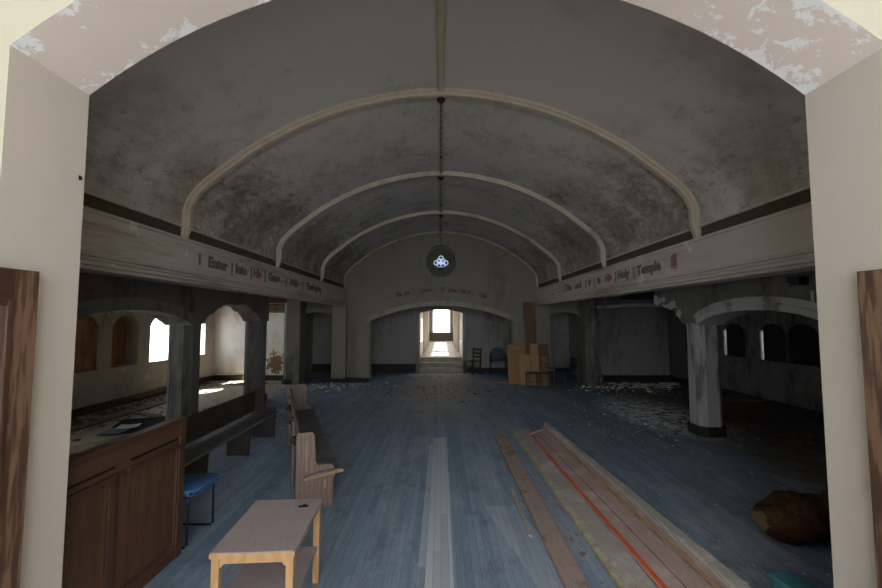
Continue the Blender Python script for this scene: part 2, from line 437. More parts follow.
def offset(prof, d):
    out = []
    for i, p in enumerate(prof):
        a = V(prof[max(i - 1, 0)]); b = V(prof[min(i + 1, len(prof) - 1)])
        t = (b - a).normalized(); n = V((-t.y, t.x))   # outward (up) for left-to-right
        out.append((p[0] + n.x * d, p[1] + n.y * d))
    return out
def sweep(bm, inner, outer, y0, y1):
    for side, yy in ((0, y0), (1, y1)): pass
    rows = []
    for y in (y0, y1):
        rows.append(([bm.verts.new((p[0], y, p[1])) for p in inner], [bm.verts.new((p[0], y, p[1])) for p in outer]))
    n = len(inner)
    (a, b), (c, d) = rows
    for i in range(n - 1):
        bm.faces.new((a[i], a[i + 1], c[i + 1], c[i])); bm.faces.new((b[i], d[i], d[i + 1], b[i + 1]))
        bm.faces.new((a[i], b[i], b[i + 1], a[i + 1])); bm.faces.new((c[i], c[i + 1], d[i + 1], d[i]))
    bm.faces.new((a[0], c[0], d[0], b[0])); bm.faces.new((a[-1], b[-1], d[-1], c[-1]))
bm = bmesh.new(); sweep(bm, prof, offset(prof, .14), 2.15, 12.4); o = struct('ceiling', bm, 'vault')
ribt = 1
rp = [(-2.93, 2.84)] + prof[1:-1] + [(2.93, 2.84)]
def rib(y, w, d, name):
    bm = bmesh.new()
    def layer(dd, hw):
        inner = [(max(-2.965 + dd, min(2.965 - dd, x)), z) for x, z in offset(prof, -dd)]
        inner = [(-2.95, 2.80), (-2.965 + dd, 2.97)] + inner[1:-1] + [(2.965 - dd, 2.97), (2.95, 2.80)]
        outer = [(-2.99, 2.80), (-2.99, 2.97)] + offset(prof, .02)[1:-1] + [(2.99, 2.97), (2.99, 2.80)]
        sweep(bm, inner, outer, y - hw, y + hw)
    layer(d, w / 2); layer(d * .5, w / 2 + .018)
    return struct(name, bm, 'rib')
for i, y in enumerate((4.57, 7.2, 9.87)): rib(y, .06, .075, 'trim_%d' % (i + 1))
rib(12.24, .06, .04, 'trim_4')
bm = bmesh.new()
prism(bm, [(-.042, 4.61), (-.042, 4.575), (-.022, 4.56), (.022, 4.56), (.042, 4.575), (.042, 4.61)], 2.2, 12.3, 'y'); struct('trim_5', bm, 'rib')

# cornices (frieze beams) with painted lettering
def cornice(side, name):
    bm = bmesh.new(); s = side
    pr = [(2.87, 2.81), (2.87, 2.785), (2.885, 2.775), (2.885, 2.455), (2.875, 2.445), (2.865, 2.42), (2.89, 2.415), (2.89, 2.39), (2.905, 2.385), (2.90, 2.35), (2.93, 2.345), (2.93, 2.315), (3.2, 2.315), (3.2, 2.81)]
    prism(bm, [(s * x, z) for x, z in pr], 2.2, 12.3, 'y')
    return struct(name, bm, 'cornice')
cl = cornice(-1, 'wall_frieze_left'); cr = cornice(1, 'wall_frieze_right')
for s, nm in ((-1, 'trim_6'), (1, 'trim_7')):
    bm = bmesh.new(); prism(bm, [(s * 2.975, 2.80), (s * 2.975, 2.955), (s * 3.2, 2.955), (s * 3.2, 2.80)], 2.2, 12.3, 'y'); struct(nm, bm, 'band')
    bm = bmesh.new(); prism(bm, [(s * 2.95, 2.948), (s * 2.945, 2.968), (s * 3.05, 2.972), (s * 3.05, 2.948)], 2.2, 12.3, 'y'); struct('trim_%d' % (8 if s < 0 else 9), bm, 'rib')

def lettering(name, chunks, size, mats, parent, bold=.009):
    """chunks: (text, matrix, material index); makes one flat painted-lettering mesh"""
    bm = bmesh.new()
    for txt, mat, mi in chunks:
        cu = bpy.data.curves.new('lettering', 'FONT'); cu.body = txt; cu.size = size; cu.offset = bold * size / .15; cu.extrude = .0015; cu.resolution_u = 3
        ob = bpy.data.objects.new('lettering', cu); COL.objects.link(ob)
        dg = bpy.context.evaluated_depsgraph_get(); me = bpy.data.meshes.new_from_object(ob.evaluated_get(dg))
        n0 = len(bm.verts); f0 = len(bm.faces)
        bm.from_mesh(me); bm.verts.ensure_lookup_table(); bm.faces.ensure_lookup_table()
        bmesh.ops.transform(bm, matrix=mat, verts=bm.verts[n0:])
        for f in bm.faces[f0:]: f.material_index = mi
        bpy.data.objects.remove(ob); bpy.data.meshes.remove(me); bpy.data.curves.remove(cu)
    return link(name, bm, mats, parent)
def frame_matrix(org, xd, yd):
    xd, yd = V(xd).normalized(), V(yd).normalized(); zd = xd.cross(yd)
    m = Matrix((xd, yd, zd)).transposed().to_4x4(); m.translation = V(org); return m
def frieze_text(words, x, ys, zb, dirn, parent, size, sx):
    ch = []
    for (w, mi), y in zip(words, ys):
        ch.append((w, frame_matrix((x, y, zb), (0, dirn, 0), (0, 0, 1)) @ Matrix.Diagonal((sx, 1, 1, 1)), mi))
    return lettering('inscription', ch, size, ['ink', 'inkred'], parent)
# left frieze reads away from the camera, right frieze towards it
frieze_text([('I', 1), ('Enter', 0), ('|', 1), ('Into', 0), ('|', 1), ('His', 1), ('|', 0), ('Gates', 0), ('|', 1), ('With', 0), ('|', 1), ('Thanksgiving', 0)],
            -2.882, [4.72, 4.92, 5.46, 5.58, 6.02, 6.12, 6.5, 6.65, 7.4, 7.6, 8.3, 8.55], 2.55, 1, cl, .18, 1.12)
frieze_text([('|', 0), ('The', 0), ('Lord', 0), ('|', 1), ('is', 0), ('|', 1), ('in', 0), ('His', 1), ('|', 1), ('Holy', 0), ('|', 1), ('Temple', 0), ('I', 1)],
            2.882, [9.3, 9.15, 8.6, 7.95, 7.8, 7.5, 7.35, 7.0, 6.6, 6.5, 5.98, 5.85, 4.98], 2.55, -1, cr, .18, 1.15)
bm = bmesh.new(); box(bm, (2.878, 4.86, 2.545), (2.886, 4.95, 2.70)); box(bm, (2.878, 4.86, 2.52), (2.886, 4.93, 2.535)); link('divider', bm, 'inkred', cr)

# ------------------------------------------------------------------ back wall
def back_top(s):
    return 5.1
rw = .47
BY0, BY1 = 12.3, 12.65
bwo = [(-2.18, 2.22, const(0), circ_arch(.02, 5.3, 2.31)),
       (-4.27, -3.32, const(0), segarch(-3.8, .475, 1.98, 2.11)),
       (3.30, 4.25, const(0), segarch(3.78, .475, 1.98, 2.11)),
       (-rw, rw, lambda s: 3.67 - math.sqrt(max(0, rw * rw - s * s)) * 1.12, lambda s: 3.67 + math.sqrt(max(0, rw * rw - s * s)) * 1.12)]
bwall = wall('wall_back', -4.6, 4.6, BY0, BY1, 5.1, bwo, XF, ['backwall', 'vest', 'backwall'])
def arch_mould(name, fn, a, b, y, w, d, mat, n=40, foot=None, X=None):
    bm = bmesh.new()
    pts = [(a + (b - a) * i / n) for i in range(n + 1)]
    P = [(s, fn(s)) for s in pts]
    if foot is not None: P = [(a, foot)] + P + [(b, foot)]
    def off(dd):
        out = []
        for i, p in enumerate(P):
            q0 = V(P[max(i - 1, 0)]); q1 = V(P[min(i + 1, len(P) - 1)]); t = (q1 - q0).normalized()
            out.append((p[0] - t.y * dd, p[1] + t.x * dd))
        return out
    layers = ((0, w * .45, d), (w * .45, w * .6, d * .4), (w * .6, w, d * .8))
    for o0, o1, dd in layers:
        i0, i1 = off(o0), off(o1)
        for k in range(len(P) - 1):
            q = [i0[k], i0[k + 1], i1[k + 1], i1[k]]
            if X is None:
                A = [bm.verts.new((p[0], y, p[1])) for p in q]; B = [bm.verts.new((p[0], y - dd, p[1])) for p in q]
            else:
                A = [bm.verts.new((X, p[0], p[1])) for p in q]; B = [bm.verts.new((X + dd, p[0], p[1])) for p in q]
            bm.faces.new(A); bm.faces.new(B)
            for j in range(4): bm.faces.new((A[j], A[(j + 1) % 4], B[(j + 1) % 4], B[j]))
    bmesh.ops.remove_doubles(bm, verts=bm.verts[:], dist=1e-4)
    return struct(name, bm, mat)
arch_mould('trim_10', bwo[0][3], -2.3, 2.34, BY0, .14, .05, 'archback')
arch_mould('trim_11', bwo[1][3], -4.27, -3.32, BY0, .12, .05, 'archback')
arch_mould('trim_12', bwo[2][3], 3.30, 4.25, BY0, .12, .05, 'archback')
# inscription over the arch, following its curve
txt = 'Be ye | Doers | Of the Word | One'
ch = []; n = len(txt); R = 5.2
for i, c in enumerate(txt):
    x = -1.32 + 2.66 * i / (n - 1) + .0
    if c == ' ': continue
    zz = 2.745 + math.sqrt(R * R - x * x) - R
    an = -x / R
    mi = 1 if c in 'DWO|' else 0
    ch.append((c, frame_matrix((x - .04, BY0 - .004, zz), (math.cos(an), 0, math.sin(an)), (-math.sin(an), 0, math.cos(an))), mi))
lettering('inscription', ch, .19, ['inkback', 'inkred'], bwall)
# pilaster strips and corners of the back wall
bm = bmesh.new(); box(bm, (-3.3, 12.12, 0), (-2.87, 12.3, 2.32), .01); box(bm, (-2.60, 12.22, 0), (-2.18, 12.3, 1.8), .01); struct('trim_13', bm, 'backwall')
bm = bmesh.new(); box(bm, (2.87, 12.12, 0), (3.3, 12.3, 2.32), .01); box(bm, (2.22, 12.22, 0), (2.60, 12.3, 1.8), .01); struct('trim_14', bm, 'backwall')
bm = bmesh.new()
for a, b in ((-3.32, -2.16), (2.2, 3.32)): box(bm, (a, 12.1, 0), (b, 12.3, .12))
struct('baseboard_back', bm, 'base')
# round window: blocked opening with a small quatrefoil light
bm = bmesh.new(); lathe(bm, [(rw + .09, 0), (rw + .09, .03)], (0, 12.50, 3.67), 40, 'y'); rwin = struct('window_1', bm, plain('olive_dark_board', (.085, .085, .06), .8))
bm = bmesh.new(); 
def ringpoly(bm, cx, cz, r0, r1, y0, y1, n=24):
    vs = []
    for k in range(n):
        a = 2 * PI * k / n
        vs.append([bm.verts.new((cx + r * math.cos(a), y, cz + r * math.sin(a))) for r, y in ((r0, y0), (r1, y0), (r1, y1), (r0, y1))])
    for k in range(n):
        a, b = vs[k], vs[(k + 1) % n]
        for j in range(4): bm.faces.new((a[j], a[(j + 1) % 4], b[(j + 1) % 4], b[j]))
for dx, dz in ((-.15, 0), (.15, 0), (0, .15), (-.06, .06), (.06, .06), (-.06, -.06), (.06, -.06)): ringpoly(bm, dx, 3.66 + dz, .05, .085, 12.48, 12.50)
link('tracery_light', bm, 'stained2', rwin)
bm = bmesh.new(); lathe(bm, [(.07, 0), (.07, .02)], (0, 12.48, 3.66), 24, 'y'); link('centre_light', bm, 'stained', rwin)
bm = bmesh.new(); ringpoly(bm, 0, 3.51, .05, .09, 12.48, 12.50); link('lower_lobe', bm, 'iron', rwin)
bm = bmesh.new(); ringpoly(bm, 0, 3.67, rw * .99, rw * 1.13, 12.46, 12.5, 40); link('window_rim', bm, 'backwall', rwin)

# ------------------------------------------------------------------ arcades
ZA = 2.62
def arcade(side, name, ops, s1=12.3, stub=None):
    x0, x1 = (4.23, 4.63) if side > 0 else (-4.13, -4.53)
    ops = ops + [(6.58, 7.02, const(0), const(1.82))] + ([(9.18, 9.62, const(0), const(1.85))] if side < 0 else [])
    return wall(name, 2.2, s1, x0, x1, ZA, ops, YF, ['arcade', 'arcade', 'arcade', 'archband' if side > 0 else 'archdark'])
def scallop(f, amp, seed):
    rr = random.Random(seed); ph = [rr.uniform(0, 6) for _ in range(4)]
    return lambda s: f(s) + amp * (math.sin(s * 9 + ph[0]) * .5 + math.sin(s * 21 + ph[1]) * .35 + math.sin(s * 43 + ph[2]) * .2)
a1 = segarch(5.44, 1.14, 1.80, 2.02); a2 = segarch(8.1, 1.08, 1.83, 2.2)
arcade(-1, 'wall_arcade_left', [(4.30, 6.58, const(0), a1), (7.02, 9.18, const(0), scallop(a2, .035, 3)), (9.62, 11.75, const(0), const(2.55))])
def stub_top(s):   # broken plaster: remains of the arch beside the pier, ragged towards the opening
    f = segarch(8.1, 1.08, 1.83, 2.2)
    if s < 7.9: return f(s) + .02 * math.sin(s * 40)
    return 2.6
arcade(1, 'wall_arcade_right', [(4.30, 6.58, const(0), a1), (7.02, 11.75, const(0), stub_top)])
arch_mould('trim_15', a1, 4.30, 6.58, 0, .17, .03, 'archdark', X=-4.13)
o = arch_mould('trim_16', a1, 4.30, 6.58, 0, .18, -.03, 'archband', X=4.23)
# broken edge plaster on the right stub
bm = bmesh.new()
rr = random.Random(5)
for k in range(26):
    y = 7.1 + rr.random() * .8; z = stub_top(y) + rr.random() * .16 - .01; r = .03 + rr.random() * .05
    bmesh.ops.create_icosphere(bm, subdivisions=1, radius=r, matrix=Matrix.Translation((4.23, y, z)) @ Matrix.Diagonal((.25, 1.3, .8, 1)))
struct('trim_17', bm, 'archband')

def pier(name, y, x, w, h, mat='pier'):
    c = .1
    def oct_(hw, hd, cc): return [(-hw + cc, -hd), (hw - cc, -hd), (hw, -hd + cc), (hw, hd - cc), (hw - cc, hd), (-hw + cc, hd), (-hw, hd - cc), (-hw, -hd + cc)]
    bm = bmesh.new(); prism(bm, [(x + a, y + b) for a, b in oct_(w, w, c)], .1, h, 'z')
    p = struct(name, bm, mat)
    bm = bmesh.new(); prism(bm, [(x + a, y + b) for a, b in oct_(w + .035, w + .035, c + .01)], 0, .15, 'z'); link('plinth', bm, 'base', p)
    return p
dp = plaster('dark_pier_plaster', (.135, .13, .12), (.06, .056, .05), (.45, .66), 2.0, (2.2, 2.2, .25))  # darker version of the pier plaster
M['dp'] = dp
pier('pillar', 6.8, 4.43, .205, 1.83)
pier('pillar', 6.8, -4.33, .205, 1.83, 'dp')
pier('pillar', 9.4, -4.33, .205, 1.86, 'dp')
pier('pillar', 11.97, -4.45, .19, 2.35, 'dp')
# ragged broken respond on the right
bm = bmesh.new(); rr = random.Random(9)
prev = None
for i in range(22):
    z = i / 21 * 2.5; wv = .15 + .045 * math.sin(z * 5) + rr.uniform(-.02, .02) + (.08 if z < .3 else 0); cx = 4.42 + .03 * math.sin(z * 4)
    ring = [bm.verts.new((cx + wv * math.cos(k * PI / 4) * rr.uniform(.9, 1.1), 11.7 + wv * math.sin(k * PI / 4) * rr.uniform(.9, 1.1), z)) for k in range(8)]
    if prev:
        for k in range(8): bm.faces.new((prev[k], prev[(k + 1) % 8], ring[(k + 1) % 8], ring[k]))
    else: bm.faces.new(ring)
    prev = ring
bm.faces.new(prev); struct('pillar', bm, 'dp')

# ------------------------------------------------------------------ aisles
def win(a, b, sill=.85, zs=1.72, za=1.98): return (a, b, const(sill), segarch((a + b) / 2, (b - a) / 2, zs, za))
WL = [(4.7, 5.55), (7.6, 8.38), (8.68, 9.44), (9.82, 10.6), (11.3, 12.1)]  # first opening is added out of view to brighten the aisle
wall('wall_left', 2.2, 12.9, -7.1, -7.42, ZA, [win(*w) for w in WL] + [win(2.5, 3.3), win(3.6, 4.4)], YF, ['aisle_l'])  # last two openings are likewise added, unseen, for more aisle light
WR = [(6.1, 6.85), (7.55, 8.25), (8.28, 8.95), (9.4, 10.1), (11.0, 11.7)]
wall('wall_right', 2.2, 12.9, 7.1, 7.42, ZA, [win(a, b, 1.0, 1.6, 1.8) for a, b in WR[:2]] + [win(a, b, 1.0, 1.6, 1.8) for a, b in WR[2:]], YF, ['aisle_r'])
bm = bmesh.new(); box(bm, (-7.42, 12.55, 0), (-4.6, 12.8, ZA)); struct('wall_aisle_end_left', bm, 'endwall')
bm = bmesh.new(); box(bm, (4.6, 12.55, 0), (7.42, 12.8, ZA)); struct('wall_aisle_end_right', bm, 'end_r')
for s, nm in ((-1, 'ceiling_aisle_left'), (1, 'ceiling_aisle_right')):
    bm = bmesh.new(); box(bm, (s * 3.1, 2.2, 2.6), (s * 7.42, 12.8, 2.75)); struct(nm, bm, 'ceiling')
for s, nm in ((-1, 'baseboard_left'), (1, 'baseboard_right')):
    bm = bmesh.new(); box(bm, (s * 7.1, 2.2, 0), (s * 7.06, 12.55, .16)); struct(nm, bm, 'oakdark' if s < 0 else 'base')
    bm = bmesh.new(); box(bm, (s * 4.68, 12.5, 0), (s * 7.06, 12.55, .16)); struct(nm.replace('board', 'board_end'), bm, 'base')
# exposed lath where the plaster has come down
bm = bmesh.new()
for k in range(7): box(bm, (-6.3, 12.50, 2.10 + k * .04), (-4.62, 12.545, 2.13 + k * .04))
lp = struct('trim_18', bm, 'lath')
bm = bmesh.new(); box(bm, (-7.08, 12.35, 2.4), (-3.3, 12.5, 2.59)); struct('beam', bm, 'base')  # dark box stands in for the dark hole above the laths
bm = bmesh.new(); tube(bm, [(4.3, 11.0, 2.22), (5.0, 11.0, 2.27), (5.9, 11.0, 2.28), (7.1, 11.0, 2.25)], .05, 10); struct('beam', bm, 'archband')
bm = bmesh.new(); box(bm, (4.3, 9.4, 2.36), (7.1, 9.6, 2.6)); struct('beam', bm, 'base')
# windows of the aisles
nwin = 2
def window_fill(side, w, kind, gap=0, top=2.0, sill=.85, deep=.3):
    global nwin
    a, b = w; x = side * 7.1
    bm = bmesh.new(); box(bm, (x - side * .02, a - .03, sill - .035), (x + side * .32, b + .03, sill + .003))
    o = struct('window_%d' % nwin, bm, 'sill' if side < 0 else 'aisle_r'); nwin += 1
    if kind == 'board':
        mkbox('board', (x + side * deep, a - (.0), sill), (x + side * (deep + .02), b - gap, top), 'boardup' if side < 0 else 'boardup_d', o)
    return o
window_fill(-1, WL[0], 'open'); window_fill(-1, WL[1], 'board', deep=.06); window_fill(-1, WL[2], 'board', gap=.0)
window_fill(-1, WL[3], 'open'); window_fill(-1, WL[4], 'open')
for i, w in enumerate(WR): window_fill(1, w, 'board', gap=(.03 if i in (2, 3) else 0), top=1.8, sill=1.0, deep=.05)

# ------------------------------------------------------------------ vestibule behind the back wall
VY = 14.45
wall('wall_vestibule', -4.8, 4.8, VY, VY + .3, 2.75, [(-.77, .79, const(0), circ_arch(.01, 2.4, 2.24))], XF, ['vest', 'corridor', 'plyd' if False else 'base'])
for s, nm in ((-1, 'wall_vestibule_left'), (1, 'wall_vestibule_right')):
    bm = bmesh.new(); box(bm, (s * 4.6, 12.65, 0), (s * 4.8, VY + .3, 2.75)); struct(nm, bm, 'vest')
bm = bmesh.new(); box(bm, (-4.8, 12.65, 2.6), (4.8, VY + .3, 2.75)); struct('ceiling_vestibule', bm, 'ceiling')
bm = bmesh.new(); box(bm, (-4.6, VY - .03, 0), (-.9, VY, .3)); box(bm, (.92, VY - .03, 0), (4.6, VY, .16)); struct('baseboard_vestibule', bm, 'base')
# door casing
bm = bmesh.new(); box(bm, (-.9, VY - .05, 0), (-.76, VY, 2.1), .006); box(bm, (.78, VY - .05, 0), (.92, VY, 2.1), .006); struct('trim_19', bm, 'oakdark')
# steps and corridor
bm = bmesh.new(); box(bm, (-4.8, 14.5, -.12), (4.8, 27, 0)); struct('floor_foundation', bm, 'step')
st = bmesh.new()
prism(st, [(14.40, 0), (14.40, .14), (14.42, .15), (14.78, .15), (14.78, .30), (15.16, .30), (15.16, .46), (26.6, .46), (26.6, 0)], -.765, .785, 'x')
struct('floor_corridor', st, 'step')
CWL = [(15.5, 17.2), (18.0, 19.6), (20.4, 22.0), (22.8, 24.4)]
cwo = [(a, b, const(1.0), const(2.15)) for a, b in CWL]
wall('wall_corridor_left', VY + .3, 26.8, -.78, -1.0, 2.6, cwo, YF, ['corridor'])
wall('wall_corridor_right', VY + .3, 26.8, .80, 1.0, 2.6, cwo, YF, ['corridor'])
wall('wall_corridor_end', -1.0, 1.0, 26.6, 26.8, 2.6, [(-.52, .58, const(1.02), const(2.5))], XF, ['corridor'])
bm = bmesh.new(); box(bm, (-1.0, VY + .3, 2.5), (1.0, 26.8, 2.65)); struct('ceiling_corridor', bm, 'corridor')
bm = bmesh.new(); box(bm, (-.75, 26.5, .46), (.78, 26.6, 1.0)); struct('trim_20', bm, 'oakdark')
for y in (17.6, 20.0, 22.4):
    for s in (-1, 1):
        bm = bmesh.new(); box(bm, (s * .79, y - .14, .46), (s * .70, y + .14, 2.5)); struct('pillar', bm, 'corridor')

# ------------------------------------------------------------------ oak doors folded back against the opening
def oak_leaf(name, side, label):
    x0 = -1.995 if side < 0 else 2.065; d = .045 * (1 if side < 0 else -1)
    t = thing(name, label, 'door leaf', (x0, 1.935, 0))
    xa, xb = 0, d
    Hh = 2.13
    def part(nm, a, b, mat, bev=.004): return mkbox(nm, a, b, mat, t, bev)
    part('stile', (xa, -.11, .02), (xb, 0, Hh), 'oak'); part('stile', (xa, -1.0, .02), (xb, -.89, Hh), 'oak')
    part('top_rail', (xa, -.89, Hh - .14), (xb, -.11, Hh), 'oakdark'); part('middle_rail', (xa, -.89, .95), (xb, -.11, 1.05), 'oakdark'); part('bottom_rail', (xa, -.89, .02), (xb, -.11, .22), 'oakdark')
    for z0, z1 in ((.22, .95), (1.05, Hh - .14)):
        p = part('panel', (xa + d * .25, -.89, z0), (xb - d * .45, -.11, z1), 'oak', 0)
        bm = bmesh.new()
        for a, b in (((xa, -.14, z0), (xb + d * .15, -.11, z1)), ((xa, -.89, z0), (xb + d * .15, -.86, z1)), ((xa, -.86, z1 - .03), (xb + d * .15, -.14, z1)), ((xa, -.86, z0), (xb + d * .15, -.14, z0 + .03))): box(bm, a, b, .006)
        link('panel_moulding', bm, 'oakdark', p)
    return t
oak_leaf('door_leaf', -1, 'grained oak door leaf folded against the jamb beside the brown panelled screen')
oak_leaf('door_leaf', 1, 'brown grained oak door leaf folded against the jamb on the side of the plank pile')

# ------------------------------------------------------------------ panelled screen (choir front)
t = thing('panelled_screen', 'dark brown wooden two-panel choir screen standing beside the jamb', 'screen', (-2.11, 3.37, 0))
def sc(nm, a, b, mat, par=None, bev=.004): return mkbox(nm, a, b, mat, par or t, bev)
L0 = -1.12
sc('cap_rail', (-.075, L0, 1.05), (.008, .004, 1.095), 'railwood')
sc('top_rail', (-.05, L0, .90), (0, -.07, 1.05), 'railwood')
sc('bottom_rail', (-.05, L0, 0), (0, -.07, .10), 'railwood')
sc('stile', (-.05, -.07, 0), (.004, 0, 1.05), 'railwood'); sc('stile', (-.05, -.75, .10), (.003, -.70, .90), 'railwood'); sc('stile', (-.05, L0, .10), (0, L0 + .05, .90), 'railwood')
for a, b in ((L0 + .05, -.75), (-.70, -.07)):
    p = sc('panel', (-.035, a, .10), (-.02, b, .90), 'panelwood', None, 0)
    bm = bmesh.new(); w = .018
    for q, r in (((-.03, a, .10), (-.004, a + w, .90)), ((-.03, b - w, .10), (-.004, b, .90)), ((-.03, a + w, .10), (-.004, b - w, .10 + w)), ((-.03, a + w, .9 - w), (-.004, b - w, .9))): box(bm, q, r, .004)
    link('panel_moulding', bm, 'railwood', p)
sc('ledge', (0, L0, .865), (.022, -.70, .90), 'railwood'); sc('ledge', (0, -.62, .865), (.022, -.07, .90), 'railwood')
sc('slot', (-.002, L0, .935), (.003, -.72, .95), 'slot', None, 0); sc('slot', (-.002, -.58, .935), (.003, -.10, .95), 'slot', None, 0)  # thin dark strips stand in for the shade inside the slots

# ------------------------------------------------------------------ pews
def pew_end_pts(h, arm, back, front, base_f):
    """outline (depth, z): back post with rounded top, L-shaped arm"""
    p = [(-back, 0), (-back, h - .03), (-back + .02, h), (-back + .15, h), (-back + .175, h - .03), (-back + .185, arm + .05), (-back + .20, arm + .005), (front - .05, arm + .005), (front - .012, arm - .02), (front, arm - .06), (front, .30), (base_f, .28), (base_f, 0)]
    return p
def pew(name, label, L, mats, ends=(1, 1), seat_z=.36, h=.76, arm=.42, broken=False, group=None):
    """local: +x is the way the pew faces, y runs along it from 0 to L"""
    wm, sm = mats
    t = thing(name, label, 'pew', group=group)
    for i, y in enumerate((0, L - .04)):
        if not ends[i]: continue
        pts = pew_end_pts(h, arm, .02, .36, .34)
        if broken and i == 1: pts = [(-.02, 0), (-.02, .75), (0, .78), (.26, .78), (.28, .75), (.29, .44), (.36, .40), (.36, 0)]
        bm = bmesh.new(); prism(bm, pts, y, y + .04, 'y', bev=.004); e = link('end_panel', bm, wm, t)
        if broken and i == 0:
            bm = bmesh.new(); bar(bm, (.075, -.004, .38), (.075, -.004, .665), .012, .022, up=(0, 1, 0)); link('bare_stripe', bm, 'newwood', e)['label'] = 'bare pale wood stripe where a strip came off'
            bm = bmesh.new(); bar(bm, (.26, -.012, .20), (.26, -.012, .285), .022, .03, up=(0, 1, 0)); link('wooden_peg', bm, 'newwood', e)['label'] = 'bare pale wood peg'
    bm = bmesh.new(); prism(bm, [(.0, seat_z), (.022, seat_z), (-.0 + .022, h - .02), (.0, h - .02)], .04, L - .04, 'y'); link('back_board', bm, wm, t)
    bm = bmesh.new(); y0 = -.035 if broken else .04
    prism(bm, [(.03, seat_z - .055), (.40, seat_z - .035), (.415, seat_z - .02), (.40, seat_z - .005), (.03, seat_z - .03)], .04, L - .04, 'y'); st_ = link('seat', bm, sm, t)
    if broken:
        bm = bmesh.new(); prism(bm, [(.06, .30), (.44, .345), (.445, .355), (.43, .37), (.06, .325)], -.035, 0.0, 'y'); link('seat_cleat', bm, 'newwood', t)['label'] = 'splintered pale seat end'
        bm = bmesh.new(); prism(bm, [(.07, .328), (.42, .37), (.40, .378), (.2, .362), (.09, .345)], -.03, 0.0, 'y'); link('dust_layer', bm, 'pewseat', t)
    bm = bmesh.new(); prism(bm, [(.0, .02), (.02, .02), (.02, seat_z), (.0, seat_z)], .04, L * .0 + .5, 'y'); link('lower_back_board', bm, wm, t)
    for y in ((L * .36, L * .7) if L > 2 else (L * .5,)):
        bm = bmesh.new(); prism(bm, [(.04, 0), (.34, 0), (.36, seat_z - .05), (.04, seat_z - .05)], y, y + .035, 'y'); link('support', bm, wm, t)
    return t
pa = pew('church_pew', 'long dark pew along the arcade beneath the grey piers', 3.0, ('pewdark', 'pewseat'), seat_z=.42, arm=.47, h=.76)
pa.location = (-3.03, 3.60, 0)
pb = pew('church_pew', 'weathered brown pew standing at an angle with broken pale wood at its end', 3.1, ('pew', 'pewseat'), broken=True)
dirv = V((-1.22, 2.95)).normalized()
pb.location = (-1.42, 4.07, 0); pb.rotation_euler = (0, 0, math.atan2(dirv.y, dirv.x) - PI / 2)
# rear rails and brackets of the brown pew
bm = bmesh.new(); box(bm, (-.03, .75, .0), (-.002, .95, .70)); link('back_batten', bm, 'pew', pb)
bm = bmesh.new(); box(bm, (-.03, 2.2, .0), (-.002, 2.4, .70)); link('back_batten', bm, 'pew', pb)
for y in (.22, 1.1, 1.9):
    bm = bmesh.new(); prism(bm, [(-.002, .58), (-.07, .60), (-.075, .62), (-.04, .66), (-.002, .66)], y, y + .09, 'y'); link('book_bracket', bm, 'iron', pb)

# ------------------------------------------------------------------ coffee table
t = thing('coffee_table', 'low wooden coffee table with dusty brown top and honey-coloured legs', 'table', (-1.095, 2.70, 0), math.radians(3.5))
tw, tl, tz = .475, .67, .575
bm = bmesh.new(); box(bm, (-tw / 2, -tl / 2, tz - .028), (tw / 2, tl / 2, tz), .004); top = link('tabletop', bm, 'tabletop', t)
bm = bmesh.new()
box(bm, (-tw / 2 + .0, -tl / 2 - .005, tz - .03), (tw / 2, -tl / 2 + .0, tz - .004))
link('edge_strip', bm, 'tableedge', top)
bm = bmesh.new(); w = .006; y0 = tl / 2
box(bm, (.10, .20, tz + .0004), (.165, .225, tz + .004)); box(bm, (.125, .21, tz + .0004), (.15, .245, tz + .003)); 
tag(link('torn_scrap', bm, 'darkcard'), 'small black torn scrap lying on the coffee table top', 'scrap').matrix_world = Matrix.Translation((-1.095, 2.70, 0)) @ Matrix.Rotation(math.radians(3.5), 4, 'Z')
for sx in (-1, 1):
    for sy in (-1, 1):
        bm = bmesh.new(); cx, cy = sx * (tw / 2 - .03), sy * (tl / 2 - .025); box(bm, (cx - .022, cy - .02, 0), (cx + .022, cy + .02, tz - .028), .004); lg = link('leg', bm, 'tableedge', t)
for sy in (-1, 1):
    bm = bmesh.new(); cy = sy * (tl / 2 - .02); zt = tz - .028
    prism(bm, [(-tw / 2 + .052, zt), (tw / 2 - .052, zt), (tw / 2 - .052, zt - .06), (tw / 2 - .065, zt - .055), (tw / 2 - .075, zt - .038), (-tw / 2 + .075, zt - .038), (-tw / 2 + .065, zt - .055), (-tw / 2 + .052, zt - .06)], cy - .009, cy + .009, 'y'); link('apron', bm, 'tableedge', t)
for sx in (-1, 1):
    bm = bmesh.new(); cx = sx * (tw / 2 - .03); box(bm, (cx - .009, -tl / 2 + .045, tz - .075), (cx + .009, tl / 2 - .045, tz - .028)); link('side_rail', bm, 'plankgrey', t)
bm = bmesh.new(); box(bm, (-tw / 2 + .02, -tl / 2 + .05, .235), (tw / 2 - .02, tl / 2 - .045, .26), .003); link('lower_shelf', bm, 'tabletop', t)

